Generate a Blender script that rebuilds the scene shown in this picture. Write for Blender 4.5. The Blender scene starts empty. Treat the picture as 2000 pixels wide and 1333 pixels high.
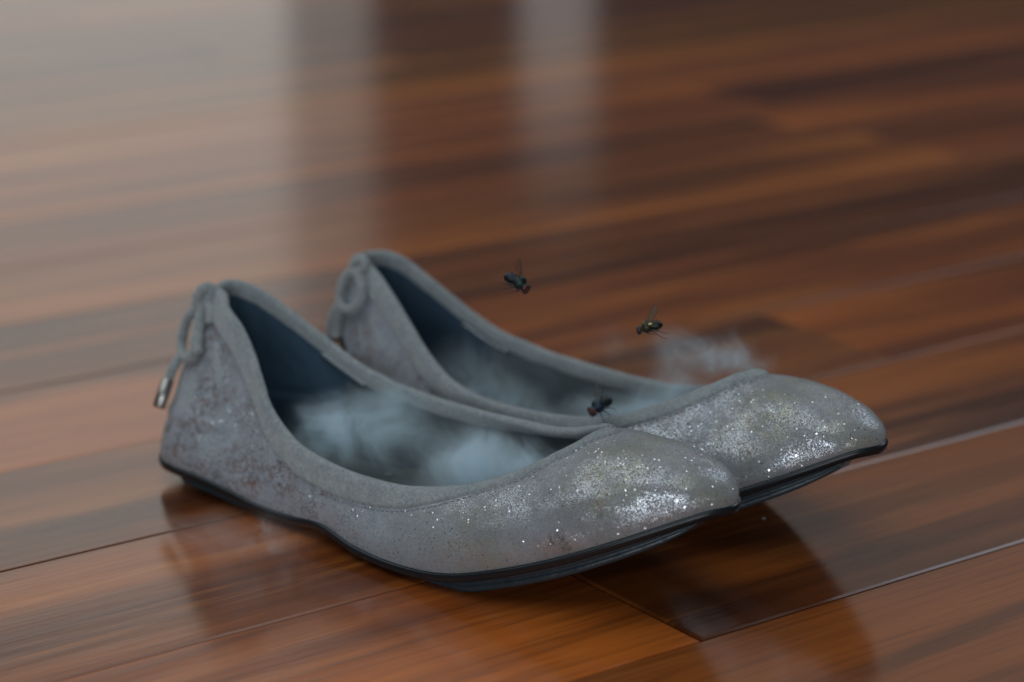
import bpy, bmesh, math, random
import numpy as np
from mathutils import Vector, Matrix, noise as mnoise
R = math.radians
random.seed(4); rng = np.random.default_rng(4)
sc = bpy.context.scene; col = sc.collection

# ---------------------------------------------------------------- camera
cd = bpy.data.cameras.new('camera'); cam = bpy.data.objects.new('camera', cd); col.objects.link(cam)
cam.location = (0, 0, .275); cam.rotation_euler = (R(90 - 16.7), 0, 0)
cd.lens = 85; cd.sensor_width = 36; cd.clip_start = .01; cd.clip_end = 60
cd.dof.use_dof = True; cd.dof.focus_distance = .705; cd.dof.aperture_fstop = 6.8
sc.camera = cam
# ---------------------------------------------------------------- light
w = bpy.data.worlds.new('World'); sc.world = w; w.use_nodes = True
bg = w.node_tree.nodes['Background']; bg.inputs[0].default_value = (.50, .52, .58, 1); bg.inputs[1].default_value = .06
def area(name, loc, look, sx, sy, L, colr):
    d = bpy.data.lights.new(name, 'AREA'); d.shape = 'RECTANGLE'; d.size = sx; d.size_y = sy
    d.energy = L * sx * sy * math.pi; d.color = colr
    o = bpy.data.objects.new(name, d); col.objects.link(o); o.location = loc
    o.rotation_euler = (Vector(look) - Vector(loc)).to_track_quat('-Z', 'Y').to_euler()
    return o
area('window_light', (-1.0, 4.0, .76), (-1.0, 0, .76), 1.26, 1.5, .62, (1, .985, .93))
area('edge_softening_light', (-.30, 4.0, .70), (-.30, 0, .70), .13, 1.3, .24, (1, .985, .94))  # added dim strip that softens the window's mirrored edge
area('door_gap_light', (.075, 4.0, .32), (.075, 0, .32), .12, .52, .27, (1, .98, .95))
area('upper_room_light', (0, 4.02, 2.15), (0, .6, 1.2), 7, 1.9, .27, (1, .95, .90))
area('overhead_fill_light', (-.9, .65, 1.55), (-.9, .65, 0), 2.4, 2.4, 1.28, (.83, .94, 1))  # added overhead fill, set low and left so the far right stays dimmer
area('front_window_light', (-.1, -1.6, .52), (0, .7, .03), 2.0, .5, 6.4, (.82, .92, 1))
area('high_window_light', (1.25, 2.3, 1.5), (0, .75, .03), .9, .8, 2.2, (.72, .86, 1))
sc.view_settings.view_transform = 'Standard'; sc.view_settings.look = 'None'
sc.view_settings.exposure = 0; sc.view_settings.gamma = 1
sc.cycles.use_denoising = True; sc.cycles.volume_bounces = 7; sc.cycles.volume_step_rate = .6
sc.cycles.sample_clamp_indirect = 6; sc.cycles.max_bounces = 10; sc.cycles.transparent_max_bounces = 16

# ---------------------------------------------------------------- helpers
def mat(name):
    m = bpy.data.materials.new(name); m.use_nodes = True
    nt = m.node_tree; nt.nodes.clear()
    out = nt.nodes.new('ShaderNodeOutputMaterial')
    return m, nt, out
class G:
    """short node builder"""
    def __init__(s, nt): s.nt = nt
    def n(s, t, ins=None, **kw):
        x = s.nt.nodes.new(t)
        for k, v in kw.items(): setattr(x, k, v)
        for k, v in (ins or {}).items(): s.set(x.inputs[k], v)
        return x
    def set(s, sock, v):
        if isinstance(v, bpy.types.NodeSocket): s.nt.links.new(v, sock)
        else: sock.default_value = v
    def math(s, op, a, b=None, c=None, clamp=False):
        x = s.n('ShaderNodeMath', operation=op, use_clamp=clamp); s.set(x.inputs[0], a)
        if b is not None: s.set(x.inputs[1], b)
        if c is not None: s.set(x.inputs[2], c)
        return x.outputs[0]
    def vm(s, op, a, b=None):
        x = s.n('ShaderNodeVectorMath', operation=op); s.set(x.inputs[0], a)
        if b is not None: s.set(x.inputs[1], b)
        return x.outputs['Value' if op in ('LENGTH', 'DOT_PRODUCT', 'DISTANCE') else 'Vector']
    def noise(s, vec, scale, detail=3, rough=.55, dist=0, out='Fac'):
        return s.n('ShaderNodeTexNoise', {'Vector': vec, 'Scale': scale, 'Detail': detail, 'Roughness': rough, 'Distortion': dist}).outputs[out]
    def ramp(s, v, a, b, x=0., y=1., smooth=True):
        m = s.n('ShaderNodeMapRange', {'Value': v, 'From Min': a, 'From Max': b, 'To Min': x, 'To Max': y}, interpolation_type='SMOOTHSTEP' if smooth else 'LINEAR')
        return m.outputs[0]
    def mix(s, f, a, b, mode='MIX'):
        m = s.n('ShaderNodeMix', data_type='RGBA', blend_type=mode); s.set(m.inputs['Factor'], f)
        s.set(m.inputs[6], a); s.set(m.inputs[7], b); return m.outputs[2]
    def xyz(s, v):
        x = s.n('ShaderNodeSeparateXYZ', {0: v}); return x.outputs
    def bump(s, h, strength, dist, nrm=None):
        b = s.n('ShaderNodeBump', {'Height': h, 'Strength': strength, 'Distance': dist})
        if nrm is not None: s.set(b.inputs['Normal'], nrm)
        return b.outputs[0]
def obj(name, verts, faces, m, parent=None, smooth=True):
    me = bpy.data.meshes.new(name); me.from_pydata([tuple(map(float, v)) for v in verts], [], [tuple(map(int, f)) for f in faces])
    if smooth: me.polygons.foreach_set('use_smooth', [True] * len(me.polygons))
    if m: me.materials.append(m)
    me.update()
    o = bpy.data.objects.new(name, me); col.objects.link(o)
    if parent is not None: o.parent = parent
    return o
def empty(name, loc=(0, 0, 0)):
    o = bpy.data.objects.new(name, None); col.objects.link(o); o.location = loc; o.empty_display_size = .02; return o
def tag(o, label=None, cat=None, group=None, kind=None):
    for k, v in (('label', label), ('category', cat), ('group', group), ('kind', kind)):
        if v: o[k] = v
    return o
def gridfaces(nu, nv, closed=True):
    f = []
    for i in range(nu if closed else nu - 1):
        j = (i + 1) % nu
        for k in range(nv - 1): f.append((i * nv + k, j * nv + k, j * nv + k + 1, i * nv + k + 1))
    return f
def spline(P, n):
    P = np.array(P, float); K = np.vstack([2 * P[0] - P[1], P, 2 * P[-1] - P[-2]])
    u = np.linspace(0, len(P) - 1 - 1e-6, n); i = np.floor(u).astype(int); t = (u - i)[:, None]
    p0, p1, p2, p3 = K[i], K[i + 1], K[i + 2], K[i + 3]
    return .5 * (2 * p1 + (p2 - p0) * t + (2 * p0 - 5 * p1 + 4 * p2 - p3) * t ** 2 + (3 * p1 - p0 - 3 * p2 + p3) * t ** 3)
def tube(P, rad, ns=10, caps=True, flat=1.0):
    """tube round a polyline; rad a number or one per point"""
    P = np.array(P, float); n = len(P); rad = np.broadcast_to(np.asarray(rad, float), (n,))
    T = np.gradient(P, axis=0); T /= np.linalg.norm(T, axis=1)[:, None] + 1e-12
    ref = np.array([.31, .77, .55]); V = []
    prev = np.cross(T[0], ref); prev /= np.linalg.norm(prev)
    for i in range(n):
        a = prev - T[i] * (prev @ T[i]); a /= np.linalg.norm(a); b = np.cross(T[i], a); prev = a
        for k in range(ns):
            th = 2 * math.pi * k / ns; V.append(P[i] + rad[i] * (math.cos(th) * a + flat * math.sin(th) * b))
    F = [(i * ns + k, i * ns + (k + 1) % ns, (i + 1) * ns + (k + 1) % ns, (i + 1) * ns + k) for i in range(n - 1) for k in range(ns)]
    if caps: F += [tuple(range(ns))[::-1], tuple((n - 1) * ns + k for k in range(ns))]
    return V, F

# ---------------------------------------------------------------- materials
def m_wood():
    m, nt, out = mat('varnished_wood'); g = G(nt)
    oc = g.n('ShaderNodeTexCoord').outputs['Object']; oi = g.n('ShaderNodeObjectInfo')
    rnd = oi.outputs['Random']; tint = oi.outputs['Color']
    off = g.n('ShaderNodeCombineXYZ', {'X': g.math('MULTIPLY', rnd, 37.), 'Y': g.math('MULTIPLY', rnd, 11.3), 'Z': g.math('MULTIPLY', rnd, 5.1)}).outputs[0]
    p = g.vm('ADD', oc, off)
    def st(sx, sy): return g.vm('MULTIPLY', p, (sx, sy, sy))
    wob = g.noise(st(2.2, 6), 1, 2)
    pw = g.vm('ADD', p, g.n('ShaderNodeCombineXYZ', {'Y': g.math('MULTIPLY', g.math('SUBTRACT', wob, .5), .05)}).outputs[0])
    band = g.noise(g.vm('MULTIPLY', pw, (1.6, 26, 26)), 1, 3, .5)
    band2 = g.noise(g.vm('MULTIPLY', pw, (5, 75, 75)), 1, 4, .6)
    fine = g.noise(st(22, 700), 1, 3, .6)
    base = g.mix(g.ramp(band, .32, .68), (.092, .0215, .0062, 1), (.43, .120, .021, 1))
    base = g.mix(g.math('MULTIPLY', g.ramp(band2, .52, .76), .5), base, (.032, .0085, .0042, 1))
    base = g.mix(g.math('MULTIPLY', g.ramp(band2, .46, .30), .45), base, (.60, .205, .044, 1))
    base = g.mix(g.math('MULTIPLY', g.ramp(fine, .46, .72), .35), base, (.03, .012, .006, 1))
    base = g.mix(1., base, tint, 'MULTIPLY')
    ln = g.noise(g.vm('MULTIPLY', p, (9, 60, 1)), 1, 2)
    bp = g.bump(g.math('ADD', g.math('MULTIPLY', fine, .3), ln), .22, .0006)
    b = g.n('ShaderNodeBsdfPrincipled', {'Base Color': base, 'Roughness': .5, 'Specular IOR Level': .04, 'Coat Weight': 1., 'Coat Roughness': .145, 'Coat IOR': 1.5, 'Coat Normal': bp})
    nt.links.new(b.outputs[0], out.inputs[0]); return m
def suede_nodes(g, oc, c1, c2, fs=2600.):
    n1 = g.noise(oc, 160., 4, .6); n2 = g.noise(oc, fs, 3, .7)
    c = g.mix(g.ramp(n1, .3, .7), c1, c2)
    n3 = g.noise(oc, 900., 3, .7)
    c = g.mix(g.ramp(n3, .45, .75, 0, .45), c, (.55, .56, .58, 1))
    c = g.mix(g.ramp(n3, .48, .25, 0, .5), c, (.10, .105, .115, 1))
    c = g.mix(g.ramp(n2, .55, .35, 0, .35), c, (.12, .12, .125, 1))
    return c, n2
def m_suede(name, c1, c2, rough=.95, sheen=.5):
    m, nt, out = mat(name); g = G(nt)
    oc = g.n('ShaderNodeTexCoord').outputs['Object']
    c, n2 = suede_nodes(g, oc, c1, c2)
    b = g.n('ShaderNodeBsdfPrincipled', {'Base Color': c, 'Roughness': rough, 'Specular IOR Level': .15, 'Sheen Weight': sheen, 'Sheen Roughness': .5, 'Normal': g.bump(n2, .7, .0006)})
    nt.links.new(b.outputs[0], out.inputs[0]); return m
def m_foil():
    m, nt, out = mat('crackled_foil_suede'); g = G(nt)
    oc = g.n('ShaderNodeTexCoord').outputs['Object']; x, y, z = g.xyz(oc)
    c, n2 = suede_nodes(g, oc, (.285, .312, .35, 1), (.39, .42, .468, 1), 2200.)
    c = g.mix(g.math('MULTIPLY', g.ramp(x, .10, .16), g.ramp(g.noise(oc, 70., 4, .6), .2, .7, .35, .95)), c, (.225, .225, .225, 1))
    big = g.noise(oc, 42., 4, .6); mid = g.noise(oc, 190., 4, .65)
    toe = g.ramp(x, .115, .165)
    gold = g.math('MULTIPLY', g.math('MULTIPLY', g.ramp(big, .42, .66), g.ramp(mid, .30, .62)), g.math('ADD', g.math('MULTIPLY', toe, .4), .015))
    c = g.mix(gold, c, (.30, .265, .14, 1))
    c = g.mix(g.math('MULTIPLY', g.ramp(g.noise(g.vm('ADD', oc, (.3, .1, .7)), 110., 4, .65), .48, .68), .26), c, (.25, .205, .215, 1))
    # worn cracks where the foil has broken and the brown hide shows
    dv = g.vm('ADD', oc, g.vm('MULTIPLY', g.vm('SUBTRACT', g.noise(oc, 260., 3, .65, 0, 'Color'), (.5, .5, .5)), (.007, .007, .007)))
    e1 = g.n('ShaderNodeTexVoronoi', {'Vector': dv, 'Scale': 290.}, feature='DISTANCE_TO_EDGE').outputs['Distance']
    e2 = g.n('ShaderNodeTexVoronoi', {'Vector': dv, 'Scale': 520.}, feature='DISTANCE_TO_EDGE').outputs['Distance']
    cr = g.math('MAXIMUM', g.ramp(e1, .085, .025), g.math('MULTIPLY', g.ramp(e2, .12, .04), .8))
    heel = g.ramp(x, .13, .06)
    zone = g.ramp(g.noise(oc, 50., 3, .55), g.math('SUBTRACT', .60, g.math('MULTIPLY', heel, .20)), g.math('SUBTRACT', .72, g.math('MULTIPLY', heel, .16)))
    brk = g.ramp(g.noise(oc, 380., 2), .38, .60)
    crack = g.math('MULTIPLY', g.math('MULTIPLY', cr, zone), brk)
    c = g.mix(g.math('MULTIPLY', crack, .9), c, g.mix(g.ramp(mid, .44, .60), (.040, .028, .026, 1), (.17, .060, .030, 1)))
    bp = g.bump(g.math('ADD', n2, g.math('MULTIPLY', g.math('SUBTRACT', 0., crack), .8)), .8, .0006)
    base = g.n('ShaderNodeBsdfPrincipled', {'Base Color': c, 'Roughness': .8, 'Specular IOR Level': .2, 'Sheen Weight': .3, 'Sheen Roughness': .45, 'Normal': bp})
    # foil: a broken metallic skin of tiny facets, each with its own tilt
    geo = g.n('ShaderNodeNewGeometry').outputs['Normal']
    dens = g.ramp(g.noise(oc, 80., 4, .65), .34, .66)
    gc = g.mix(g.math('MULTIPLY', gold, .9), (.80, .81, .86, 1), (.82, .74, .42, 1))
    def facets(scale, jit, cut, rough):
        vo = g.n('ShaderNodeTexVoronoi', {'Vector': oc, 'Scale': scale}); vc = vo.outputs['Color']; r1, r2, r3 = g.xyz(vc)
        nrm = g.vm('NORMALIZE', g.vm('ADD', geo, g.vm('MULTIPLY', g.vm('SUBTRACT', vc, (.5, .5, .5)), (jit, jit, jit))))
        keep = g.math('MULTIPLY', g.math('GREATER_THAN', g.math('FRACT', g.math('MULTIPLY', g.math('ADD', r1, r3), 7.31)), cut), g.ramp(vo.outputs['Distance'], .6, .45))
        gl = g.n('ShaderNodeBsdfAnisotropic', {'Color': gc, 'Roughness': rough, 'Normal': nrm})
        return keep, gl.outputs[0]
    clear = g.math('SUBTRACT', 1., crack)
    k1, g1 = facets(3000., .17, .22, .28); k2, g2 = facets(1900., .7, g.math('SUBTRACT', .975, g.math('MULTIPLY', g.ramp(g.noise(oc, 60., 3, .6), .42, .66), g.ramp(x, .15, .09, .02, .30))), .2)
    m1 = g.n('ShaderNodeMixShader', {0: g.math('MULTIPLY', g.math('MULTIPLY', g.math('MULTIPLY', k1, dens), clear), .52), 1: base.outputs[0], 2: g1})
    m2 = g.n('ShaderNodeMixShader', {0: g.math('MULTIPLY', g.math('MULTIPLY', k2, clear), .85), 1: m1.outputs[0], 2: g2})
    nt.links.new(m2.outputs[0], out.inputs[0]); return m
def m_simple(name, c, rough=.5, metal=0., spec=.5, coat=0., bump=0., scale=800., alpha=1., trans=0., ior=1.45):
    m, nt, out = mat(name); g = G(nt)
    oc = g.n('ShaderNodeTexCoord').outputs['Object']; n = g.noise(oc, scale, 3)
    cc = g.mix(n, tuple(v * .75 for v in c[:3]) + (1,), tuple(min(1, v * 1.25) for v in c[:3]) + (1,))
    ins = {'Base Color': cc, 'Roughness': rough, 'Metallic': metal, 'Specular IOR Level': spec, 'Coat Weight': coat, 'Alpha': alpha, 'Transmission Weight': trans, 'IOR': ior}
    b = g.n('ShaderNodeBsdfPrincipled', ins)
    if bump: g.set(b.inputs['Normal'], g.bump(n, bump, .0004))
    nt.links.new(b.outputs[0], out.inputs[0]); return m
WOOD = m_wood(); FOIL = m_foil()
BIND = m_suede('binding_suede', (.225, .255, .265, 1), (.29, .31, .305, 1))
PLEAT = m_suede('pleat_suede', (.235, .27, .28, 1), (.29, .315, .315, 1))
FOIL_NAP = m_suede('upper_nap', (.24, .26, .285, 1), (.31, .33, .355, 1))
CORD = m_suede('cord_suede', (.22, .24, .245, 1), (.28, .295, .285, 1))
def m_lining():
    m, nt, out = mat('lining_leather'); g = G(nt); oc = g.n('ShaderNodeTexCoord').outputs['Object']; x, y, z = g.xyz(oc)
    n = g.noise(oc, 500., 4, .6); n2 = g.noise(oc, 60., 3); fore = g.ramp(g.math('ADD', x, g.math('MULTIPLY', z, -.35)), .050, .053)
    heel = g.mix(n, (.028, .058, .092, 1), (.045, .085, .125, 1)); front = g.mix(n2, (.085, .105, .115, 1), (.12, .14, .145, 1))
    b = g.n('ShaderNodeBsdfPrincipled', {'Base Color': g.mix(fore, heel, front), 'Roughness': g.ramp(fore, 0, 1, .7, .26, False), 'Normal': g.bump(g.math('ADD', n, g.math('MULTIPLY', n2, 3.)), .35, .0005)})
    nt.links.new(b.outputs[0], out.inputs[0]); return m
LINING = m_lining()
INSOLE = m_simple('insole_leather', (.13, .14, .135), .40, bump=.5, scale=900.)
RUBBER = m_simple('black_rubber', (.010, .012, .015), .28, spec=.55)
def m_tread():
    m, nt, out = mat('tread_rubber'); g = G(nt); oc = g.n('ShaderNodeTexCoord').outputs['Object']; x, y, z = g.xyz(oc)
    n = g.noise(oc, 600., 3); rib = g.ramp(g.math('SINE', g.math('MULTIPLY', g.math('ADD', x, g.math('MULTIPLY', n, .004)), 620.)), -.2, .8)
    b = g.n('ShaderNodeBsdfPrincipled', {'Base Color': g.mix(g.noise(oc, 90., 4), (.018, .027, .034, 1), (.036, .050, .060, 1)), 'Roughness': g.ramp(n, .3, .7, .28, .5), 'Normal': g.bump(g.math('ADD', g.math('MULTIPLY', n, .5), rib), .22, .0006)})
    nt.links.new(b.outputs[0], out.inputs[0]); return m
TREAD = m_tread()
AGLET = m_simple('aglet_metal', (.36, .34, .31), .33, metal=1.)
DARKMETAL = m_simple('dark_aglet_metal', (.10, .06, .045), .3, metal=1.)
SILICONE = m_simple('clear_silicone', (.05, .075, .095), .10, spec=.9, trans=.3, coat=1.)
THREAD = m_simple('stitch_thread', (.26, .27, .30), .8)
LINT = m_simple('pale_lint', (.34, .34, .32), .8)

# ---------------------------------------------------------------- floor
TH = R(35.6); AL = np.array([math.cos(TH), math.sin(TH)]); NO = np.array([-math.sin(TH), math.cos(TH)])
W = .0810; OFF0 = .4774
floor = tag(empty('floor'), 'glossy red brown hardwood plank floor', None, None, 'structure')
def plank_mesh(L, far):
    w = W - (.0002 if far else .0003); b = .0004 if far else .0010; d = .00015 if far else .00036
    V = []
    for (z, i) in ((0, b), (-d, 0), (-.016, 0)):
        V += [(i, i - 0, z), (L - i, i, z), (L - i, w - i, z), (i, w - i, z)]
    F = [(0, 1, 2, 3)] + [(a + k, a + (k + 1) % 4 , a + (k + 1) % 4 - 4, a + k - 4) for a in (4, 8) for k in range(4)]
    return V, F
def lay(a0, a1, k, tint, cache={}):
    L = round(a1 - a0, 3); key = (L, k > 1)
    if key not in cache:
        V, F = plank_mesh(L - .0004, k > 1); o = obj('plank', V, F, WOOD, floor, smooth=False); cache[key] = o.data
    else:
        o = bpy.data.objects.new('plank', cache[key]); col.objects.link(o); o.parent = floor
    p = AL * a0 + NO * (OFF0 + W * k); o.location = (p[0], p[1], random.uniform(-.00012, .00012)); o.rotation_euler = (random.uniform(-.0006, .0006), 0, TH)
    o.color = tint + (1,)
LENS = (.72, .9, 1.08, 1.26)
def rt(): 
    v = random.uniform(.62, 1.3); return (v, v * random.uniform(.9, 1.08), v * random.uniform(.82, 1.1))
fixed = { # rows in focus: joints, tones as seen; foreground dimness put into front rows' tint
 -3: [(-.5, (.62, .60, .60)), (.6, (.55, .55, .58)), (1.7, None)],
 -2: [(-.6, (.62, .60, .60)), (.48, (.70, .68, .66)), (1.6, None)],
 -1: [(-.55, (.66, .62, .58)), (.72, (.70, .68, .68)), (1.8, None)],
  0: [(-.5, (1.25, 1.12, .9)), (.4072, (.62, .60, .60)), (1.487, None)],
  1: [(-.45, (.88, .84, .76)), (.81, (.80, .78, .8)), (1.7, None)],
  2: [(-.62, (.70, .72, .80)), (.64, (1.05, .94, .85)), (1.6, None)],
  3: [(-.36, (1.0, .93, .9)), (.9, (.85, .78, .74)), (1.7, None)]}
for k in range(-6, 46):
    if k in fixed:
        r = fixed[k]
        for (a, t), (b, _) in zip(r[:-1], r[1:]): lay(a, b, k, t)
    else:
        a = -1.3 - random.random() * .9
        while a < (2.6 if k < 20 else 3.4):
            b = a + random.choice(LENS); lay(a, b, k, rt()); a = b
c = [AL * a + NO * n for a, n in ((-2.4, -.1), (4.6, -.1), (4.6, 4.3), (-2.4, 4.3))]
obj('subfloor', [(p[0], p[1], -.0165) for p in c], [(0, 1, 2, 3)], m_simple('subfloor_board', (.02, .012, .008), .9), floor, False)

# ---------------------------------------------------------------- shoes
# ---- shoe shape: keyed pairs of sole-edge point B, topline point T (mm) and the bulge of the side between them
KN = [ # near (lateral) side of the right shoe, heel centre -> toe tip
 ((8,0,10),(20,-6,61.5),(4,13,11,-21)),
 ((11,10.8,8.6),(27,-2,61),(3.4,12,10,-19)),
 ((16.5,18.3,7.6),(33,3,58.5),(2.5,11,3,-16)),
 ((26,22.3,8),(43,7,54.5),(3,11,2.5,-14)),
 ((40,23.8,8),(50,10,49.5),(3,10,2,-12)),
 ((54,24.3,6.5),(58,14.5,43),(3,9,1.5,-10)),
 ((67,25,4.8),(66,18.5,35.5),(2.5,8,1.5,-8)),
 ((82,26.4,5),(80,22.3,28),(2.5,6,1.5,-6)),
 ((97,28.4,6.5),(97,25.5,25.2),(2.5,6,1.5,-6)),
 ((114,31.8,4.2),(115,27.3,24.6),(3,6,2,-6)),
 ((133,34.2,3.9),(132,27.2,25.6),(4,7,4,-5)),
 ((152,35,6),(148,24.7,29),(5,9,7,-4)),
 ((170,33,11.2),(160,20.6,33),(5,11,10,-2)),
 ((187,28.4,17.4),(169,16,37.5),(5,11,12,-2)),
 ((202,22.5,24),(175,12,41.5),(4,11.5,16,-1)),
 ((215,15,30),(180,7,45),(3,10,20,-1)),
 ((224,8.5,34),(182.3,3.0,46.9),(2.6,9.2,24,.6)),
 ((228.5,0,34.8),(183.4,0,47.4),(2.4,9,27,1))]
KF = [ # the other (medial) side, toe -> heel
 ((224,-8.5,34),(182.2,-3.0,46.9),(2.6,8.8,23,-.6)),
 ((215,-15,30),(180,-5,46.7),(3,8.8,18,-2.4)),
 ((202,-22,24),(173,-9.5,43.8),(3.5,9,14,-4)),
 ((187,-27.5,17.4),(162,-15.8,39),(5,9,11,-3)),
 ((170,-31.5,11.2),(148,-21.2,35),(5,11,9,-2)),
 ((152,-33,6),(133,-24.6,33.4),(5,9,6,-4)),
 ((133,-31.5,3.9),(117,-25.9,32.6),(4,7,4,-5)),
 ((114,-28.4,4.2),(102,-26.6,32.6),(3,6,2,-6)),
 ((97,-25.6,6.5),(90,-26,33.7),(2.5,6,1.5,-6)),
 ((82,-24.4,5),(79,-24.8,35.8),(2.5,6,1.5,-7)),
 ((67,-24,4.8),(68,-23.7,39),(2.5,8,1.5,-9)),
 ((54,-23.6,6.5),(57,-22.2,44.6),(3,9,1.5,-11)),
 ((40,-23,8),(47,-20.4,50.4),(3,10,2,-13)),
 ((26,-22,8),(37,-18,56.2),(3,11,2.5,-15)),
 ((15,-18,7.2),(28,-15.2,60.8),(3,12,3,-16)),
 ((11,-10.8,8.6),(21,-12,62.4),(3.4,12,9,-19))]
def pchip(xk,yk,x):
    xk=np.asarray(xk,float);yk=np.asarray(yk,float);h=np.diff(xk);d=np.diff(yk)/h
    m=np.zeros_like(yk)
    w1=2*h[1:]+h[:-1];w2=h[1:]+2*h[:-1]
    with np.errstate(divide='ignore',invalid='ignore'):
        mm=(w1+w2)/(w1/d[:-1]+w2/d[1:])
    m[1:-1]=np.where(d[:-1]*d[1:]>0,mm,0);m[0]=d[0];m[-1]=d[-1]
    i=np.clip(np.searchsorted(xk,x)-1,0,len(h)-1);t=(x-xk[i])/h[i]
    return ((2*t**3-3*t**2+1)*yk[i]+(t**3-2*t**2+t)*h[i]*m[i]+(-2*t**3+3*t**2)*yk[i+1]+(t**3-t**2)*h[i]*m[i+1])
def cat(K,u):
    # closed Catmull-Rom through K (n,d) at u in [0,n)
    n=len(K);i=np.floor(u).astype(int);t=(u-i)[:,None]
    p0,p1,p2,p3=K[(i-1)%n],K[i%n],K[(i+1)%n],K[(i+2)%n]
    return .5*(2*p1+(p2-p0)*t+(2*p0-5*p1+4*p2-p3)*t**2+(3*p1-p0-3*p2+p3)*t**3)
def shoe_grid(keys,NU=256,NV=40):
    B=np.array([k[0] for k in keys],float);T=np.array([k[1] for k in keys],float);Hh=np.array([k[2] for k in keys],float)
    u=np.arange(NU)/NU*len(keys)
    B,T,Hh=cat(B,u),cat(T,u),cat(Hh,u)
    tg=np.roll(B,-1,0)-np.roll(B,1,0);out=np.stack([tg[:,1],-tg[:,0],0*tg[:,0]],1)
    out/=np.linalg.norm(out,axis=1)[:,None]
    if (out*(B-B.mean(0))).sum()<0: out=-out
    up=np.array([0,0,1.])
    P1=B+out*Hh[:,0:1]+up*Hh[:,1:2];P2=T+out*Hh[:,2:3]+up*Hh[:,3:4]
    v=np.linspace(0,1,NV)[None,:,None]
    b=lambda x:x[:,None,:]
    G=b(B)*(1-v)**3+3*b(P1)*v*(1-v)**2+3*b(P2)*v*v*(1-v)+b(T)*v**3
    return G,B,T,out,u
def normals(G,out):
    du=np.roll(G,-1,0)-np.roll(G,1,0);dv=np.gradient(G,axis=1)
    n=np.cross(du,dv);n/=np.linalg.norm(n,axis=2)[:,:,None]+1e-12
    if (n[:,2,:]*out).sum()<0:n=-n
    return n
def pose(a,ox,oy):
    a=np.radians(a);ax=np.array([np.cos(a),np.sin(a),0]);near=np.array([np.sin(a),-np.cos(a),0]);return ax,near,np.array([ox,oy,0])

lifted = lambda x: max(0., min(1., (x - 185) / 40))
KL = [((b[0] + 1.2 * lifted(b[0]), -b[1], b[2] + 2.2 * lifted(b[0])), (t[0], -t[1], t[2]), h) for b, t, h in (KN + KF)]
TL = [(21,4,61.5),(26.5,-1,62.3),(33,-5,60),(42,-8,54),(49,-11,48.5),(57,-15,42),(66,-19.5,36),(80,-24,31.5),(97,-26.8,29),(115,-28,28),(132,-27.5,28.8),(147,-24.5,32),
      (158,-20,36),(167,-15,40),(174,-11,43.5),(179,-6.5,47),(181.5,-2.2,49.8),(182,0,50.5),
      (181.3,2.4,50.2),(179,4.8,49.3),(172.5,9.6,45.5),(162,15.8,40),(148.4,21.4,33.8),(133.4,25.3,31),(117,26.9,29.8),(102,27.8,29.8),(89.5,27.5,31.2),(78.2,26,34.2),(68,23.5,39.4),(58,20.5,46),(48.5,17.5,52.5),(39,14.5,58.2),(30,11.5,61.5),(23,8.5,62)]
KL = [(b, t, (h[0], h[1] - .6 * (13 <= i <= 21), h[2], h[3] - 2.6 * (13 <= i <= 21))) for i, ((b, _, h), t) in enumerate(zip(KL, TL))]
PR = (-38.18, -.1174, .7801); PL = (-39.79, -.06607, .83145)
def shoe_matrix(ps):
    ax, nr, O = pose(*ps); M = Matrix.Identity(4)
    for i in range(3): M[i][0] = ax[i]; M[i][1] = -nr[i]; M[i][2] = (0, 0, 1)[i]; M[i][3] = O[i]
    return M          # local y = away from the camera side
def FL(P):            # (x, near, z) in mm -> local metres
    P = np.asarray(P, float) / 1000.; return P * np.array([1, -1, 1.])
def frac_at(Gd, dist):   # index-position along v where the distance from the top equals dist (mm)
    seg = np.linalg.norm(np.diff(Gd, axis=1), axis=2)[:, ::-1]; cum = np.concatenate([np.zeros((len(Gd), 1)), np.cumsum(seg, 1)], 1)
    return cum
def sample_from_top(Gd, Nn, dists):
    cum = frac_at(Gd, 0); NV = Gd.shape[1]; P = np.zeros((len(Gd), len(dists[0]), 3)); Q = P.copy()
    for i in range(len(Gd)):
        idx = np.interp(dists[i], cum[i], np.arange(NV)); vv = (NV - 1) - idx
        for a in range(3):
            P[i, :, a] = np.interp(vv, np.arange(NV), Gd[i, :, a]); Q[i, :, a] = np.interp(vv, np.arange(NV), Nn[i, :, a])
    return P, Q
def fbm(p, s): return mnoise.fractal(Vector(p) * s, 1.0, 2.0, 3)
def fuzz(root, S, Nn, n, ln, m, seed):
    r = np.random.default_rng(seed); NU, NV = S.shape[:2]; P = S.reshape(-1, 3); Q = Nn.reshape(-1, 3)
    a = r.integers(0, NU, n); b_ = r.integers(0, NV - 1, n); t = r.random((n, 1)); s_ = r.random((n, 1)); a2 = (a + 1) % NU
    mixv = lambda F: (F[a, b_] * (1 - t) + F[a2, b_] * t) * (1 - s_) + (F[a, b_ + 1] * (1 - t) + F[a2, b_ + 1] * t) * s_
    p = mixv(S); q = mixv(Nn); q /= np.linalg.norm(q, axis=1)[:, None] + 1e-9
    d = q + r.normal(size=(n, 3)) * .55 + np.array([-.5, 0, -.1]); d /= np.linalg.norm(d, axis=1)[:, None]
    sd = np.cross(d, r.normal(size=(n, 3))); sd /= np.linalg.norm(sd, axis=1)[:, None]; L = ln * r.uniform(.4, 1.2, (n, 1))
    V = np.stack([p - q * .1 - sd * .035, p - q * .1 + sd * .035, p + d * L], 1).reshape(-1, 3)
    o = obj('nap', FL(V), np.arange(3 * n).reshape(-1, 3), m, root); o['kind'] = 'stuff'; return o
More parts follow.
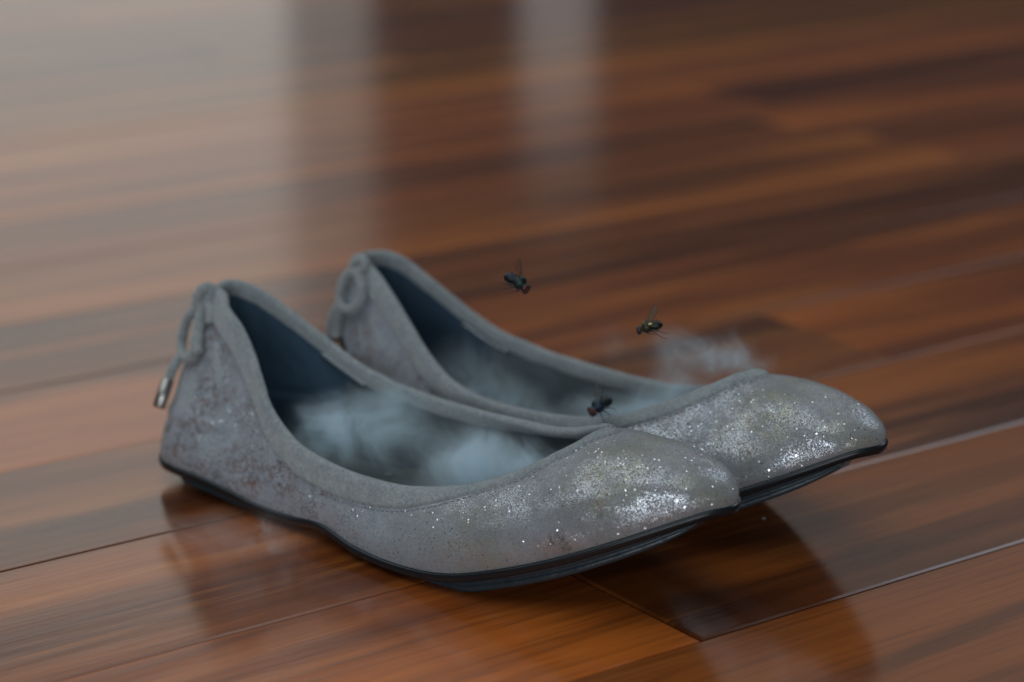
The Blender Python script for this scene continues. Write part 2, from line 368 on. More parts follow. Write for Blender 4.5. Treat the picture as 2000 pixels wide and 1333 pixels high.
def build_shoe(name, keys, ps, near_is_lateral, seed):
    Gd, B, T, out, u = shoe_grid(keys, 288, 46)
    N = normals(Gd, out); NU, NV = Gd.shape[:2]; nk = len(keys)
    root = empty(name); root.matrix_world = shoe_matrix(ps)
    # creases and small dents in the soft upper
    v = np.linspace(0, 1, NV)
    X, Y, Z = Gd[..., 0], Gd[..., 1], Gd[..., 2]
    D = np.zeros((NU, NV))
    for i in range(NU):
        for j in range(NV):
            D[i, j] = .55 * fbm(Gd[i, j] + seed, .045) + .22 * fbm(Gd[i, j] + seed, .16)
    env = np.sin(np.pi * np.clip(v, 0, 1)) ** .6
    D *= env[None, :]
    sd = np.sign(Y)
    D += 1.6 * (-.55 * np.exp(-((X - 84 + 8 * v[None, :]) / 5.) ** 2) + .5 * np.exp(-((X - 92 + 10 * v[None, :]) / 5.) ** 2) - .35 * np.exp(-((X - 72 + 14 * v[None, :]) / 4.) ** 2)) * env * (X < 130)
    D += (-.5 * np.exp(-((X - 118 - 6 * v[None, :]) / 4.) ** 2)) * env ** 2 * (Z < 30)
    # heel counter seam, a soft ridge running round the back
    zs = 21 + .10 * X
    D += (.5 * np.exp(-((Z - zs) / 1.3) ** 2) - .35 * np.exp(-((Z - zs + 2.4) / 1.2) ** 2)) * (1 / (1 + np.exp((X - 46) / 2.)))
    # gathers below the bow
    ph = np.arctan2(Y, X - 40)
    D += .55 * np.cos(ph * 15) * np.clip((Z - 34) / 14, 0, 1) * (1 / (1 + np.exp((X - 34) / 4.))) * env
    Gs = Gd + N * D[..., None]; Ns = normals(Gs, out)
    obj('upper', FL(Gs.reshape(-1, 3)), gridfaces(NU, NV), FOIL, root)
    # lining: the inside skin
    Li = Gs - Ns * 1.5; Li = Li[:, 2:, :]
    obj('lining', FL(Li.reshape(-1, 3)), gridfaces(NU, NV - 2), LINING, root)
    # binding: a suede strip folded over the topline
    wd = np.interp(T[:, 0], [108, 165], [8., 3.2 if near_is_lateral else 5.]); k = np.ones(25) / 25.; wd = np.convolve(np.r_[wd[-12:], wd, wd[:12]], k, 'valid')
    ds = np.stack([wd, wd - .35, wd - 1.1, wd * .55, wd * .22, np.full(NU, .35)], 1); of = np.array([-.2, .55, .85, 1.0, 1.15, 1.15])
    P, Q = sample_from_top(Gs, Ns, ds); strip = P + Q * of[None, :, None]
    tv = Gs[:, -1] - Gs[:, -3]; tv /= np.linalg.norm(tv, axis=1)[:, None]; n1 = Ns[:, -2]
    ring = []
    for a in (60, 100, 140, 180):
        a = R(a); ring.append(Gs[:, -1] - n1 * .35 + n1 * 1.4 * math.cos(a) + tv * 1.35 * math.sin(a))
    Pi, Qi = sample_from_top(Gs, Ns, np.stack([np.full(NU, 1.5), np.full(NU, 4.), np.full(NU, 4.6)], 1))
    ins = Pi - Qi * np.array([2.0, 2.0, 1.3])[None, :, None]
    prof = np.concatenate([strip, np.stack(ring, 1), ins], 1)
    for i in range(NU):
        for j in range(1, prof.shape[1] - 1): prof[i, j] += n1[i] * .18 * fbm(prof[i, j] + seed, .25)
    bind = obj('binding', FL(prof.reshape(-1, 3)), gridfaces(NU, prof.shape[1]), BIND, root)
    pn = normals(prof, out); rr = prof[:, 5:].mean(1)
    if (pn[:, 3] * n1).sum() < 0: pn = -pn
    fuzz(root, prof[:, 1:11], pn[:, 1:11], 16000, .55, BIND, 5)
    fuzz(root, Gs[:, :-4], Ns[:, :-4], 42000, .65, FOIL_NAP, 6)
    # stitches along the lower edge of the binding
    Ps, Qs = sample_from_top(Gs, Ns, (wd + .9)[:, None]); loop = (Ps + Qs * .18)[:, 0]
    loop = np.vstack([loop, loop[:1]]); sl = np.r_[0, np.cumsum(np.linalg.norm(np.diff(loop, axis=0), axis=1))]
    V = []; F = []
    for s0 in np.arange(0, sl[-1] - 2, 2.1):
        q = np.stack([np.interp([s0, s0 + .7, s0 + 1.4], sl, loop[:, a]) for a in range(3)], 1)
        tvv, tf = tube(q, [.08, .15, .08], 5); F += [tuple(x + len(V) for x in f) for f in tf]; V += list(tvv)
    st = obj('stitching', FL(np.array(V)), F, THREAD, root); st['kind'] = 'stuff'
    # insole
    ring_scales = np.array([1, .93, .8, .6, .35, .12, .0]); cen = np.stack([np.clip(B[:, 0], 14, 205), 0 * B[:, 0], 0 * B[:, 0]], 1)
    zin = np.interp(B[:, 0], np.sort(B[:, 0][: NU // 2]), B[:, 2][: NU // 2][np.argsort(B[:, 0][: NU // 2])])
    ent = []
    for s in ring_scales:
        q = cen * 1.0; q[:, :2] = cen[:, :2] + (B[:, :2] - cen[:, :2]) * s * .985
        q[:, 2] = zin + 2.6 - 1.6 * (1 - s ** 2) + .0; ent.append(q)
    ent = np.stack(ent, 1)
    # mirrored z over the centre line: take z from local x
    xs = np.linspace(-3, 228, 80); i0 = np.argsort(B[: NU // 2, 0]); zz = np.interp(xs, B[: NU // 2, 0][i0], B[: NU // 2, 2][i0])
    ent[..., 2] = np.interp(ent[..., 0], xs, zz) + 2.4 - 1.2 * (1 - ring_scales[None, :] ** 2)
    insole = obj('insole', FL(ent.reshape(-1, 3)), gridfaces(NU, len(ring_scales)), INSOLE, root)
    # padded sock on the insole, a separate raised piece under the arch
    nn = 60; xa = np.linspace(52, 150, nn); half = np.interp(xa, [52, 60, 75, 110, 140, 150], [7, 12, 14.5, 15, 12, 6]); pv = []
    for i in range(nn):
        zc = np.interp(xa[i], xs, zz) + 1.4
        for (h, dz) in ((-1.0, 0.), (-.98, 1.3), (-.8, 2.), (-.3, 1.9), (.3, 1.9), (.8, 2.), (.98, 1.3), (1., 0.)): pv.append((xa[i], h * half[i], zc + dz))
    obj('sock_pad', FL(np.array(pv)), gridfaces(nn, 8, False), INSOLE, root)
    # outsole: thin black shell round the edge
    Bz = B.copy()
    bot = np.maximum(Bz[:, 2] - 2.6, np.where((B[:, 0] > 40) & (B[:, 0] < 110), .9, .3))
    sec = [(-2.5, .6, 0), (.3, .5, 0), (1.0, .1, 0), (1.15, -.6, 0), (.7, None, .5), (-.4, None, .0), (-4., None, 0.)]
    rows = []
    for (o_, z_, up_) in sec:
        q = B + out * o_
        q[:, 2] = B[:, 2] + z_ if z_ is not None else bot + up_
        rows.append(q)
    for s in (.7, .35, .0):
        q = cen + (B - cen) * s; q[:, 2] = np.interp(q[:, 0], xs, zz); q[:, 2] = np.maximum(q[:, 2] - 2.6, .3); rows.append(q)
    rows = np.stack(rows, 1)
    sole = obj('outsole', FL(rows.reshape(-1, 3)), gridfaces(NU, rows.shape[1]), RUBBER, root)
    # tread pads: forefoot and heel, with grooves along their rims
    def pad(x0, x1, inset, zb, nm):
        xa = np.linspace(x0, x1, 60); near = np.interp(xa, B[:NU // 2, 0][i0], B[:NU // 2, 1][i0]); j0 = np.argsort(B[NU // 2:, 0]); far = np.interp(xa, B[NU // 2:, 0][j0], B[NU // 2:, 1][j0])
        t = (xa - x0) / (x1 - x0); rnd = np.sqrt(np.clip(1 - np.abs(2 * t - 1) ** 5, 0, 1)); c0 = (near + far) / 2; hh = (near - far) / 2
        s = np.sign(hh); hh = np.abs(hh); hh = np.maximum(hh - inset, .5) * rnd
        ztop = np.maximum(np.interp(xa, xs, zz) - 2.4, .4) ; zbot = np.maximum(np.interp(xa, xs, zz) - zb, 0.0); zbot = ztop - (ztop - zbot) * np.maximum(np.clip(1 - np.abs(2 * t - 1) ** 10, 0, 1) ** .5, .12)
        pv = []
        for i in range(60):
            th = ztop[i] - zbot[i]
            for (h, dy, f) in ((-1, 0, 1), (-1, -.0, .72), (-1, .55, .66), (-1, .55, .5), (-1, -.2, .44), (-1, 0, .12), (-1, .5, 0), (1, -.5, 0), (1, 0, .12), (1, .2, .44), (1, -.55, .5), (1, -.55, .66), (1, 0, .72), (1, 0, 1)):
                pv.append((xa[i], c0[i] + h * hh[i] + dy, zbot[i] + th * f))
        F = gridfaces(60, 14, False) + [tuple(range(14)), tuple(59 * 14 + q for q in range(14))[::-1]]
        return obj(nm, FL(np.array(pv)), F, TREAD, root)
    pad(101, 219, 3.2, 6.8, 'forefoot_tread'); pad(16, 66, 3.0, 6.5, 'heel_tread')
    return root, Gs, Ns, B, T, xs, zz
LAB_R = 'grey metallic suede ballet flat nearest the camera, overlapping the other shoe'
LAB_L = 'grey metallic suede ballet flat behind the other, with a fly on its rim'
shoeR, GR, NR, BR, TR, xsR, zzR = build_shoe('ballet_flat', KN + KF, PR, True, 0.)
tag(shoeR, LAB_R, 'shoe', 'pair of ballet flats on the floor')
shoeL, GL, NL, BL, TL_, xsL, zzL = build_shoe('ballet_flat', KL, PL, False, 57.)
tag(shoeL, LAB_L, 'shoe', 'pair of ballet flats on the floor')

def surf_patch(Gs, Ns, top, low, du, lift=.35, n=(9, 16), taper=.6):
    """teardrop patch lying on the surface near the grid point closest to c (mm)"""
    top, low = np.array(top, float), np.array(low, float); c = (top + low) / 2; dv = np.linalg.norm(top - low) / 2
    NU, NV = Gs.shape[:2]; d = np.linalg.norm(Gs - c, axis=2); i, j = np.unravel_index(np.argmin(d), d.shape)
    nrm = Ns[i, j]; a2 = (top - low) / (2 * dv); a2 = a2 - nrm * (a2 @ nrm); a2 /= np.linalg.norm(a2); a1 = np.cross(nrm, a2)
    flat = Gs.reshape(-1, 3); fn = Ns.reshape(-1, 3); V = []
    for b in range(n[1]):
        tb = -1 + 2 * b / (n[1] - 1); wd = math.sqrt(max(0, 1 - tb * tb)) * (1 - taper * (tb + 1) / 2)
        for a in range(n[0]):
            ta = -1 + 2 * a / (n[0] - 1); q = Gs[i, j] + a2 * tb * dv + a1 * ta * du * wd
            dd = ((flat - q) ** 2).sum(1); near = np.argpartition(dd, 6)[:6]; wgt = 1 / (dd[near] + .3); wgt /= wgt.sum()
            sp = (flat[near] * wgt[:, None]).sum(0); sn = (fn[near] * wgt[:, None]).sum(0); sn /= np.linalg.norm(sn)
            q = q + sn * ((sp - q) @ sn); edge = max(abs(ta), abs(tb)); V.append(q + sn * (lift - .25 * (1 - ta * ta) if edge < .8 else (.1 if edge < .93 else -.5)))
    return V, gridfaces(n[1], n[0], False)
for root, Gs, Ns, spots in ((shoeR, GR, NR, (((30.4, 6.2, 49.2), (41.1, 15.2, 35.7), 3.0), ((23.3, 7.9, 40.4), (28.4, 17.9, 27.2), 3.0))), (shoeL, GL, NL, (((37.4, 17.7, 45.7), (46.5, 21.9, 35.3), 2.4), ((31.5, 17.5, 42.5), (38.7, 22.0, 31.9), 2.4)))):
    for tp, lo, du in spots:
        V, F = surf_patch(Gs, Ns, tp, lo, du); obj('pleat', FL(np.array(V)), F, PLEAT, root)

# bows: a cord knotted at the back of the collar with a loop and a hanging end
def cord(root, P, r, nm, parent=None, n=40, m=CORD):
    q = spline(P, n); rad = np.full(n, r) * (1 + .05 * np.sin(np.arange(n) * 1.3))
    V, F = tube(q, rad, 12, flat=.82); return obj(nm, FL(np.array(V)), F, m, parent or root)
def aglet(root, a, b, r, m, parent):
    a, b = np.array(a, float), np.array(b, float); P = [a, a + (b - a) * .02, a + (b - a) * .97, b]
    V, F = tube(P, [r * .8, r, r, r * .85], 20); o = obj('aglet', FL(np.array(V)), F, m, parent); return o
bowR = cord(shoeR, [(17, 0, 57.2), (17.9, -.2, 60.3), (19.4, -1.4, 62.2), (21, -2.6, 61.9), (21.6, -2, 59.5), (19.4, -1.4, 57.2), (17.9, -.4, 56), (17.5, .4, 58.5)], 2.15, 'bow', n=46)
cord(shoeR, [(20.8, -2.4, 61.4), (22, -1, 57.8), (24.6, 1.6, 55.3), (26, 3.6, 52.6)], 1.6, 'cord_end', bowR, 30)
cord(shoeR, [(18.9, -.4, 57.3), (19.6, 1.6, 52.9), (21.4, 4.6, 48.7), (24.2, 8.2, 45.3), (23.2, 9.3, 42.1), (17.6, 7, 40.3), (13.4, 4.6, 42.3), (12.8, 3, 46.9), (13.8, 1.6, 51.7), (16.2, -.2, 55.6)], 2.0, 'loop', bowR, 60)
cord(shoeR, [(16.3, 6, 40.9), (13.4, 6.4, 38.4), (13.2, 9.2, 35.4), (13.2, 10.9, 32.2)], 1.75, 'cord_end', bowR, 40)
aglet(shoeR, (13.6, 11.4, 33), (13.8, 16.4, 24.4), 2.1, AGLET, bowR)
cord(shoeR, [(23.5, 8.6, 47.6), (25.4, 9.4, 46.2), (27.6, 10.6, 44.4)], 1.7, 'cord_end', bowR, 14)
bowL = cord(shoeL, [(24.5, 12, 58.2), (25.4, 12, 61.2), (28.6, 12.2, 63.1), (31.5, 12.9, 62.7), (31.6, 14.2, 60.5), (28, 13.2, 58.3), (24.9, 12, 59.3)], 1.9, 'bow', n=46)
cord(shoeL, [(28.4, 13.5, 59.5), (32, 15.6, 57), (33.6, 17.2, 53.3), (33.1, 18.4, 49.5), (29.6, 18.2, 46.8), (23.5, 15.8, 45.7), (20, 14, 47.7), (20, 13.2, 51.7), (21.5, 12.4, 55.8), (25, 12, 58.8)], 1.95, 'loop', bowL, 60)
cord(shoeL, [(21.8, 14.4, 45.9), (20.4, 15.4, 40.6), (20.6, 16.8, 36.6), (22.6, 18.6, 34)], 1.75, 'cord_end', bowL, 40)
cord(shoeL, [(18.8, 13, 46), (17.4, 14.3, 42.8), (16.8, 15.6, 38.8), (16.9, 16.8, 33)], 1.6, 'cord_end', bowL, 40)
aglet(shoeL, (22.2, 18.2, 34.6), (28.6, 21.8, 28), 2.1, DARKMETAL, bowL)

# clear anti slip strip stuck inside the far wall under the binding
def strip(root, Gs, Ns, x0, x1, far_sign):
    T = Gs[:, -1]; idx = [i for i in range(len(T)) if x0 < T[i, 0] < x1 and T[i, 1] * far_sign > 6]; idx.sort(key=lambda i: T[i, 0]); n = len(idx)
    ds = np.stack([np.full(len(T), q) for q in (3.2, 3.8, 5., 6.6, 7.2)], 1); P, Q = sample_from_top(Gs, Ns, ds)
    V = (P - Q * np.array([1.5, 2.8, 3.3, 2.5, 1.5])[None, :, None])[idx]
    return obj('grip_strip', FL(V.reshape(-1, 3)), gridfaces(n, 5, False), SILICONE, root)
strip(shoeR, GR, NR, 54, 71, -1); strip(shoeL, GL, NL, 53, 68, -1)

# ---------------------------------------------------------------- flies
def m_fly(name, c, c2, rough=.3):
    m, nt, out = mat(name); g = G(nt); oc = g.n('ShaderNodeTexCoord').outputs['Object']
    n = g.noise(oc, 1500., 3); cc = g.mix(g.ramp(n, .35, .65), c, c2)
    b = g.n('ShaderNodeBsdfPrincipled', {'Base Color': cc, 'Roughness': rough, 'Metallic': .3, 'Normal': g.bump(g.noise(oc, 5000., 2), .5, .0001)})
    nt.links.new(b.outputs[0], out.inputs[0]); return m
def m_wing(c, a):
    m, nt, out = mat('wing_membrane'); g = G(nt)
    tr = g.n('ShaderNodeBsdfTransparent', {0: c}); gl = g.n('ShaderNodeBsdfPrincipled', {'Base Color': (.25, .2, .15, 1), 'Roughness': .3})
    mx = g.n('ShaderNodeMixShader', {0: a, 1: tr.outputs[0], 2: gl.outputs[0]}); nt.links.new(mx.outputs[0], out.inputs[0]); return m
BLACK = m_simple('fly_leg', (.012, .010, .010), .4); EYE = m_simple('fly_eye', (.075, .014, .012), .3); EYE_DARK = m_simple('fly_dark_eye', (.045, .03, .02), .3)
VEIN = m_simple('wing_vein', (.03, .018, .012), .5); PALE = m_simple('pale_wing_base', (.62, .58, .24), .5); FACE = m_simple('fly_face', (.07, .035, .028), .5)
def fly(label, loc, head, up, size, bodym, abdm, eyem, wings, legs, wingm, patch=False):
    """head / up: world directions; wings and legs in the fly's own mm frame (x forward, y left, z up)"""
    X = Vector(head).normalized(); Zv = Vector(up); Y = Zv.cross(X).normalized(); Z = X.cross(Y)
    M = Matrix((X, Y, Z)).transposed().to_4x4(); M.translation = Vector(loc)
    root = empty('fly'); root.matrix_world = M @ Matrix.Scale(size * 1.33 / 1000., 4)
    tag(root, label, 'fly', 'flies about the shoes')
    # one continuous body: abdomen, thorax, neck, head
    prof = [(-3.6, .05, .05, -.5), (-3.4, .55, .45, -.48), (-2.9, 1.0, .85, -.4), (-2.2, 1.3, 1.1, -.25), (-1.4, 1.28, 1.1, -.12), (-.8, .95, .9, -.05), (-.45, .95, 1.0, .05), (-.1, 1.2, 1.22, .15),
            (.5, 1.45, 1.4, .2), (1.2, 1.4, 1.35, .18), (1.8, .9, .9, .1), (2.05, .5, .5, .05), (2.2, .75, .7, -.02), (2.5, 1.12, 1.0, -.06), (2.9, 1.05, 1.02, -.12), (3.25, .75, .85, -.25), (3.45, .3, .4, -.4), (3.5, .03, .05, -.42)]
    V = []; ns = 18
    for x, ry, rz, zc in prof:
        for k in range(ns): th = 2 * math.pi * k / ns; V.append((x, 1.16 * ry * math.cos(th), zc + 1.16 * rz * math.sin(th)))
    n = len(prof); F = [(i * ns + k, i * ns + (k + 1) % ns, (i + 1) * ns + (k + 1) % ns, (i + 1) * ns + k) for i in range(n - 1) for k in range(ns)] + [tuple(range(ns))[::-1], tuple((n - 1) * ns + k for k in range(ns))]
    b = obj('body', V, F, bodym, root); b.data.materials.append(abdm); b.data.materials.append(FACE)
    for p in b.data.polygons:
        p.material_index = 1 if p.center.x < -.5 else (2 if p.center.x > 2.85 else 0)
    for s in (-1, 1):
        V = []
        for i in range(9):
            ph = math.pi * i / 8
            for k in range(12): th = 2 * math.pi * k / 12; V.append((2.72 + .52 * math.cos(ph), s * .86 + .56 * math.sin(ph) * math.cos(th), .02 + .95 * math.sin(ph) * math.sin(th)))
        obj('eye', V, gridfaces(9, 12, False) + [(i * 12 + 11, i * 12, i * 12 + 12, i * 12 + 23) for i in range(8)], eyem, root)
    V = []; F = []   # bristles on the back
    for q in range(70):
        x = random.uniform(-3.2, 1.6); th = random.uniform(.15, math.pi - .15); i = np.interp(x, [p[0] for p in prof], range(n)); i0 = int(i); f = i - i0
        ry, rz, zc = [prof[i0][a] * (1 - f) + prof[min(i0 + 1, n - 1)][a] * f for a in (1, 2, 3)]
        c0 = np.array([x, ry * math.cos(th), zc + rz * math.sin(th)]); d = np.array([-.45, .45 * math.cos(th), .45 * math.sin(th)])
        a, fc = tube([c0, c0 + d * .5, c0 + d * random.uniform(.7, 1.3)], [.035, .025, .008], 4); F += [tuple(v + len(V) for v in ff) for ff in fc]; V += list(a)
    br = obj('bristles', V, F, BLACK, root); br['kind'] = 'stuff'
    for (base, tip, nrm, wd) in wings:
        base, tip, nrm = (np.array(q, float) for q in (base, tip, nrm)); ax = tip - base; Lw = np.linalg.norm(ax); ax /= Lw; sd = np.cross(nrm, ax); sd /= np.linalg.norm(sd); nn = np.cross(ax, sd)
        V = []; m_ = 16
        lead = lambda t: .16 * wd * math.sin(math.pi * min(1, t * 1.02)) ** .5 + .02
        trail = lambda t: -wd * (math.sin(math.pi * t ** .8) ** .75) * .85 - .02
        for i in range(m_):
            t = i / (m_ - 1)
            for h in (0, .33, .66, 1): V.append(base + ax * Lw * t + sd * (lead(t) * (1 - h) + trail(t) * h) + nn * .18 * math.sin(3 * t + 2 * h))
        wo = obj('wing', V, gridfaces(m_, 4, False), wingm, root)
        VV = []; FF = []
        for h, r0 in ((0, .1), (.33, .045), (.6, .04), (1, .03)):
            pts = [base + ax * Lw * t + sd * (lead(t) * (1 - h) + trail(t) * h) + nn * (.18 * math.sin(3 * t + 2 * h) + .02) for t in np.linspace(.02, .97, 14)]
            a, fc = tube(pts, np.linspace(r0, r0 * .45, 14), 5); FF += [tuple(v + len(VV) for v in ff) for ff in fc]; VV += list(a)
        obj('vein', VV, FF, VEIN, wo)
    if patch:
        V = []
        for i in range(7):
            for k in range(5): V.append((.1 - .9 * i / 6, 1.12 + .28 * math.sin(math.pi * k / 4), .55 + .62 * k / 4 + .1 * math.sin(math.pi * i / 6)))
        obj('wing_scale', V, gridfaces(7, 5, False), PALE, root)
    for L in legs:
        q = spline(L, 18); rad = np.interp(np.linspace(0, 1, 18), [0, .3, .38, .7, 1], [.17, .15, .1, .075, .055])
        V, F = tube(q, rad, 6); obj('leg', V, F, BLACK, root)
    return root
BLUEG = m_fly('blue_green_shell', (.006, .014, .015, 1), (.016, .045, .042, 1)); BLUEB = m_fly('blue_black_shell', (.005, .007, .009, 1), (.014, .020, .026, 1))
BLUE = m_fly('steel_blue_shell', (.006, .014, .024, 1), (.016, .042, .07, 1)); GOLDG = m_fly('golden_green_shell', (.010, .010, .006, 1), (.06, .052, .018, 1)); GREENB = m_fly('green_black_shell', (.006, .007, .009, 1), (.024, .032, .014, 1))
W1 = m_wing((.80, .66, .58, 1), .22); W2 = m_wing((.9, .78, .6, 1), .5); W3 = m_wing((.72, .76, .82, 1), .2)
lg = lambda *p: p
fly('blue green fly with red eyes hovering above the shoes, topmost of the three flies', (.0016, .6948, .0850), (.70, -.52, -.42), (.22, .12, .9), 1.0, BLUEG, BLUEB, EYE,
    (((.4, -1., 1.0), (-1.2, -2.6, 5.6), (.5, .9, .35), 2.6), ((.1, 1.1, .8), (-3.9, 4.2, 3.0), (.75, .2, .9), .5)),
    (lg((1.2, -.8, -.7), (1.6, -1.6, -1.5), (.9, -2., -2.6)), lg((1.2, .8, -.7), (1.0, 1.5, -1.7), (.2, 1.6, -2.5)), lg((.5, -.9, -.9), (-.3, -1.8, -1.9), (-1.6, -1.8, -2.9)),
     lg((.4, .9, -.9), (-1.0, 1.6, -1.4), (-2.4, 2.0, -2.6), (-3.9, 2.6, -2.9)), lg((-.2, -.9, -.8), (-1.6, -1.4, -1.5), (-3.2, -1.4, -2.3)), lg((-.2, .8, -.8), (-2., 1.6, -.9), (-3.2, 2.6, -.9), (-4.6, 3.4, -.6))), W1)
fly('golden green fly with a yellow wing base hovering above the smoke wisp', (.0408, .6909, .0722), (-.93, -.12, -.28), (-.2, 0, .95), .86, GOLDG, GREENB, EYE_DARK,
    (((-.2, 1.1, .9), (-3.7, 1.9, 4.6), (.3, -.95, .1), 2.2), ((-.2, -1., 1.), (-3.2, -2.6, 4.4), (.3, .95, .2), 1.5)),
    (lg((1.4, .8, -.7), (.6, 1., -1.5), (-.4, 1.1, -2.), (-1.1, 1., -2.5)), lg((1.4, -.8, -.7), (.8, -1.1, -1.6), (.2, -1.2, -2.3)), lg((.4, .9, -.9), (-.8, 1.3, -1.5), (-2.0, 1.4, -3.1), (-3.5, 1.3, -4.4)),
     lg((.4, -.9, -.9), (-.8, -1.3, -1.6), (-2., -1.6, -2.6)), lg((-.2, .8, -.8), (-1.6, 1.3, -1.2), (-2.9, 1.6, -2.3), (-4.4, 1.7, -2.9)), lg((-.2, -.8, -.8), (-1.8, -1.5, -1.3), (-3.4, -1.8, -2.1))), W2, True)
fly3 = fly('steel blue fly with red eyes standing on the suede rim of the far shoe', (.0275, .7165, .0392), (-.66, -.62, -.32), (-.12, -.10, .95), 1.02, BLUE, BLUEB, EYE,
    (((.3, 1., 1.0), (-.6, 2.4, 5.4), (.5, -.9, .35), 2.6), ((-.1, -1.1, .8), (-3.6, -3.6, 3.0), (.75, -.2, .9), .5)),
    (lg((1.4, .8, -.7), (2.0, 1.9, -.9), (2.1, 2.2, -2.2), (2.2, 3.2, -3.2)), lg((1.3, -.8, -.7), (1.9, -1.5, -1.2), (1.8, -1.7, -2.6), (1.5, -2.4, -3.7)), lg((.5, .9, -.9), (.6, 2.6, -1.1), (.6, 3.3, -1.9)),
     lg((.4, -.9, -.9), (.1, -2.5, -1.0), (-.2, -3.0, -2.2), (-.9, -4.4, -2.5)), lg((-.2, .9, -.8), (-1.2, 2.2, -1.0), (-2.2, 2.6, -2.4)), lg((-.2, -.9, -.8), (-2.2, -2.3, -.7), (-3.2, -3.6, .2), (-3.9, -4.6, .9))), W3)

# ---------------------------------------------------------------- lint and stray fibres
def fibre(label, P, r=.00006, cat='fibre', nm='stray_fibre'):
    V, F = tube(spline(P, 24), r, 5); return tag(obj(nm, V, F, LINT), label, cat)
def px(u, v, z=.0):
    f = 85 / 36 * 2000; a = (u - 1000) / f; q = -(v - 666.5) / f; t = R(16.7)
    d = np.array([a, math.cos(t) + q * math.sin(t), -math.sin(t) + q * math.cos(t)]); return np.array([0, 0, .275]) + d * (z - .275) / d[2]
fibre('pale fibre lying across the insole of the near shoe', [px(722, 888, .0115), px(755, 897, .0122), px(775, 905, .0118), px(797, 911, .0115)], .00007)
def speck(label, c, s, n=9):
    V = []; F = []
    for i in range(5):
        for k in range(n):
            ph = math.pi * (i + .5) / 5; th = 2 * math.pi * k / n; r = s * random.uniform(.55, 1.2)
            V.append((c[0] + r * math.sin(ph) * math.cos(th) * 1.3, c[1] + r * math.sin(ph) * math.sin(th), c[2] + r * .5 * math.cos(ph)))
    F = gridfaces(5, n, False) + [(i * n + n - 1, i * n, i * n + n, i * n + 2 * n - 1) for i in range(4)]
    return tag(obj('lint_speck', V, F, LINT, None, False), label, 'lint')
speck('pale flake of lint stuck on the insole of the near shoe', px(757, 925, .0108), .0009)
speck('tiny white lint speck on the dark floor between the two toes', px(1492, 1013, .0003), .00045)
# ---------------------------------------------------------------- smoke
def smoke(name, label, M, blobs, dens, wisp, seed, hull):
    m, nt, out = mat(name + '_volume'); g = G(nt); oc = g.n('ShaderNodeTexCoord').outputs['Object']
    sh = g.vm('ADD', oc, (seed, seed * .37, 0.))
    w1 = g.vm('MULTIPLY', g.vm('SUBTRACT', g.noise(sh, 32., 1, .5, 0, 'Color'), (.5, .5, .5)), (.045, .045, .045))
    warp = g.vm('ADD', w1, g.vm('MULTIPLY', g.vm('SUBTRACT', g.noise(g.vm('ADD', sh, w1), 90., 2, .5, 0, 'Color'), (.5, .5, .5)), (.016, .016, .016)))
    pw = g.vm('ADD', sh, warp)
    nz = g.noise(g.vm('MULTIPLY', pw, wisp), 1., 5, .6, .3)
    tot = None
    for (c, r, wgt) in blobs:
        d = g.vm('LENGTH', g.vm('DIVIDE', g.vm('SUBTRACT', g.vm('ADD', oc, g.vm('MULTIPLY', warp, (.45, .45, .45))), tuple(c)), tuple(r)))
        f = g.math('MULTIPLY', g.ramp(d, 1.12, .0), wgt); tot = f if tot is None else g.math('ADD', tot, f)
    nf = g.noise(g.vm('MULTIPLY', g.vm('ADD', pw, (.9, .4, .2)), tuple(q * .62 for q in wisp)), 1., 4, .6, .2)
    fil = g.math('POWER', g.math('SUBTRACT', 1., g.math('ABSOLUTE', g.math('MULTIPLY', g.math('SUBTRACT', nf, .5), 4.5)), None, True), 3.)
    tot = g.math('POWER', tot, 1.5)
    den = g.math('MULTIPLY', g.math('MULTIPLY', tot, g.math('ADD', g.math('POWER', g.ramp(nz, .34, .76, 0, 1, False), 3.4), g.math('MULTIPLY', fil, .16))), dens)
    v = g.n('ShaderNodeVolumePrincipled', {'Color': (.82, .94, 1, 1), 'Density': den, 'Anisotropy': 0.})
    nt.links.new(v.outputs[0], out.inputs['Volume'])
    V, F = hull
    o = obj(name, V, F, m); o.matrix_world = M; tag(o, label, 'smoke', 'wisps of smoke', 'stuff'); return o
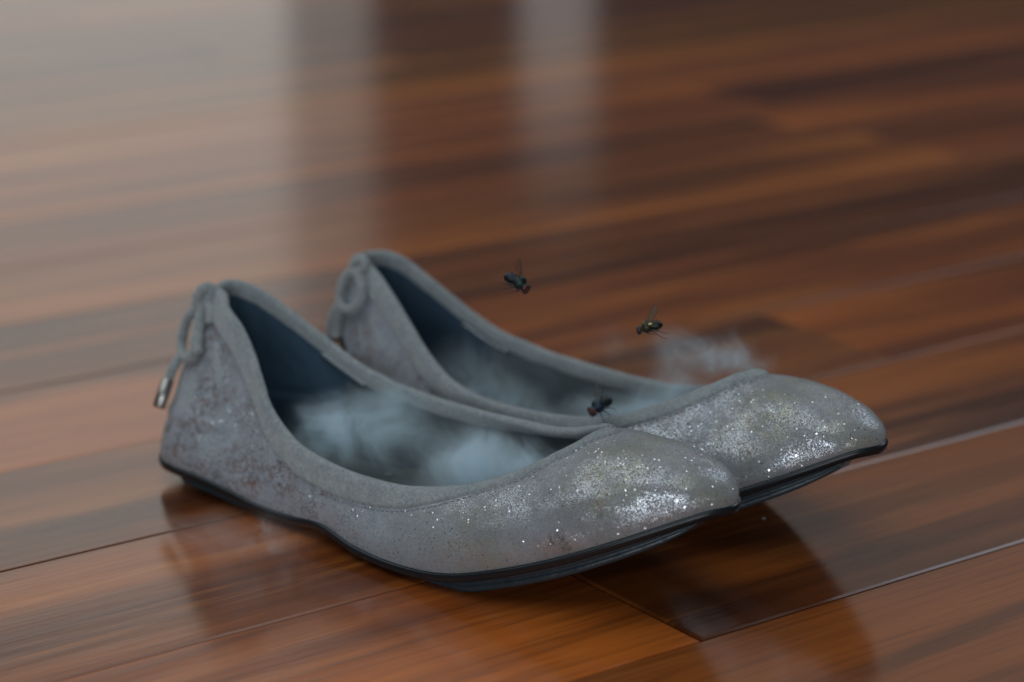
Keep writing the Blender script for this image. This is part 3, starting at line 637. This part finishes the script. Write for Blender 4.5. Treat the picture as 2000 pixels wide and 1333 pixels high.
def hull_box(x0, x1, y0, y1, z0, z1, zc=None):
    """rounded closed hull, its floor bending with the sole"""
    V = []; n, s = 14, 16
    for i in range(n):
        t = i / (n - 1); x = x0 + (x1 - x0) * t; k = math.sqrt(max(.02, 1 - (2 * t - 1) ** 4)); dz = zc(x) if zc else 0
        for q in range(s):
            th = 2 * math.pi * q / s; V.append((x / 1000, ((y0 + y1) / 2 + (y1 - y0) / 2 * k * math.copysign(abs(math.cos(th)) ** .6, math.cos(th))) / 1000, (dz + (z0 + z1) / 2 + (z1 - z0) / 2 * k * math.copysign(abs(math.sin(th)) ** .6, math.sin(th))) / 1000))
    F = [(i * s + q, i * s + (q + 1) % s, (i + 1) * s + (q + 1) % s, (i + 1) * s + q) for i in range(n - 1) for q in range(s)] + [tuple(range(s))[::-1], tuple((n - 1) * s + q for q in range(s))]
    return V, F
def bl(c, r, wgt): return (FL([c])[0], np.array(r) / 1000., wgt)
rise = lambda x: np.interp(x, [30, 110, 150, 190], [0, 0, 4, 16])
smoke('smoke_cloud', 'blue white smoke curling inside the near shoe', shoeR.matrix_world.copy(),
      [bl((80, -4, 26), (24, 22, 17), 1.), bl((70, 8, 19), (18, 16, 11), .5), bl((92, -13, 32), (14, 12, 15), .8), bl((124, -9, 26), (16, 14, 15), .9), bl((142, 2, 24), (24, 18, 14), 1.25), bl((156, 2, 30), (20, 16, 13), 1.3), bl((130, 10, 16), (16, 12, 9), .6), bl((108, -8, 22), (50, 18, 16), .2)],
      500., (150., 80., 45.), 3.1, hull_box(40, 186, -28, 30, 4, 50, rise))
smoke('smoke_cloud', 'blue white smoke drifting inside the far shoe', shoeL.matrix_world.copy(),
      [bl((66, 0, 24), (20, 20, 18), .7), bl((86, 0, 18), (22, 20, 14), .6), bl((134, 0, 27), (24, 18, 14), 1.1), bl((152, 0, 34), (18, 14, 14), 1.3), bl((108, 0, 18), (26, 18, 12), .4)],
      430., (150., 80., 45.), 7.7, hull_box(40, 186, -28, 30, 4, 50, rise))
smoke('smoke_wisp', 'thin white smoke wisp rising behind the toe of the far shoe', shoeL.matrix_world.copy(),
      [bl((148, -23, 44), (24, 12, 13), 1.), bl((134, -29, 42), (18, 12, 11), .5), bl((165, -15, 47), (17, 11, 10), 1.), bl((104, -30, 36), (28, 12, 10), .25)],
      260., (150., 80., 60.), 12.3, hull_box(80, 188, 4, 46, 26, 62))
Mf = Matrix.Translation((-.082, .682, 0))
smoke('smoke_puff', 'faint smoke puff hanging low over the floor before the near shoe', Mf,
      [bl((-8, 0, 9), (24, 16, 11), .8), bl((8, -4, 8), (16, 13, 9), .6), bl((20, 8, 6), (12, 9, 7), .5)], 150., (70., 90., 70.), 24.3, hull_box(-36, 36, -22, 22, .5, 24))
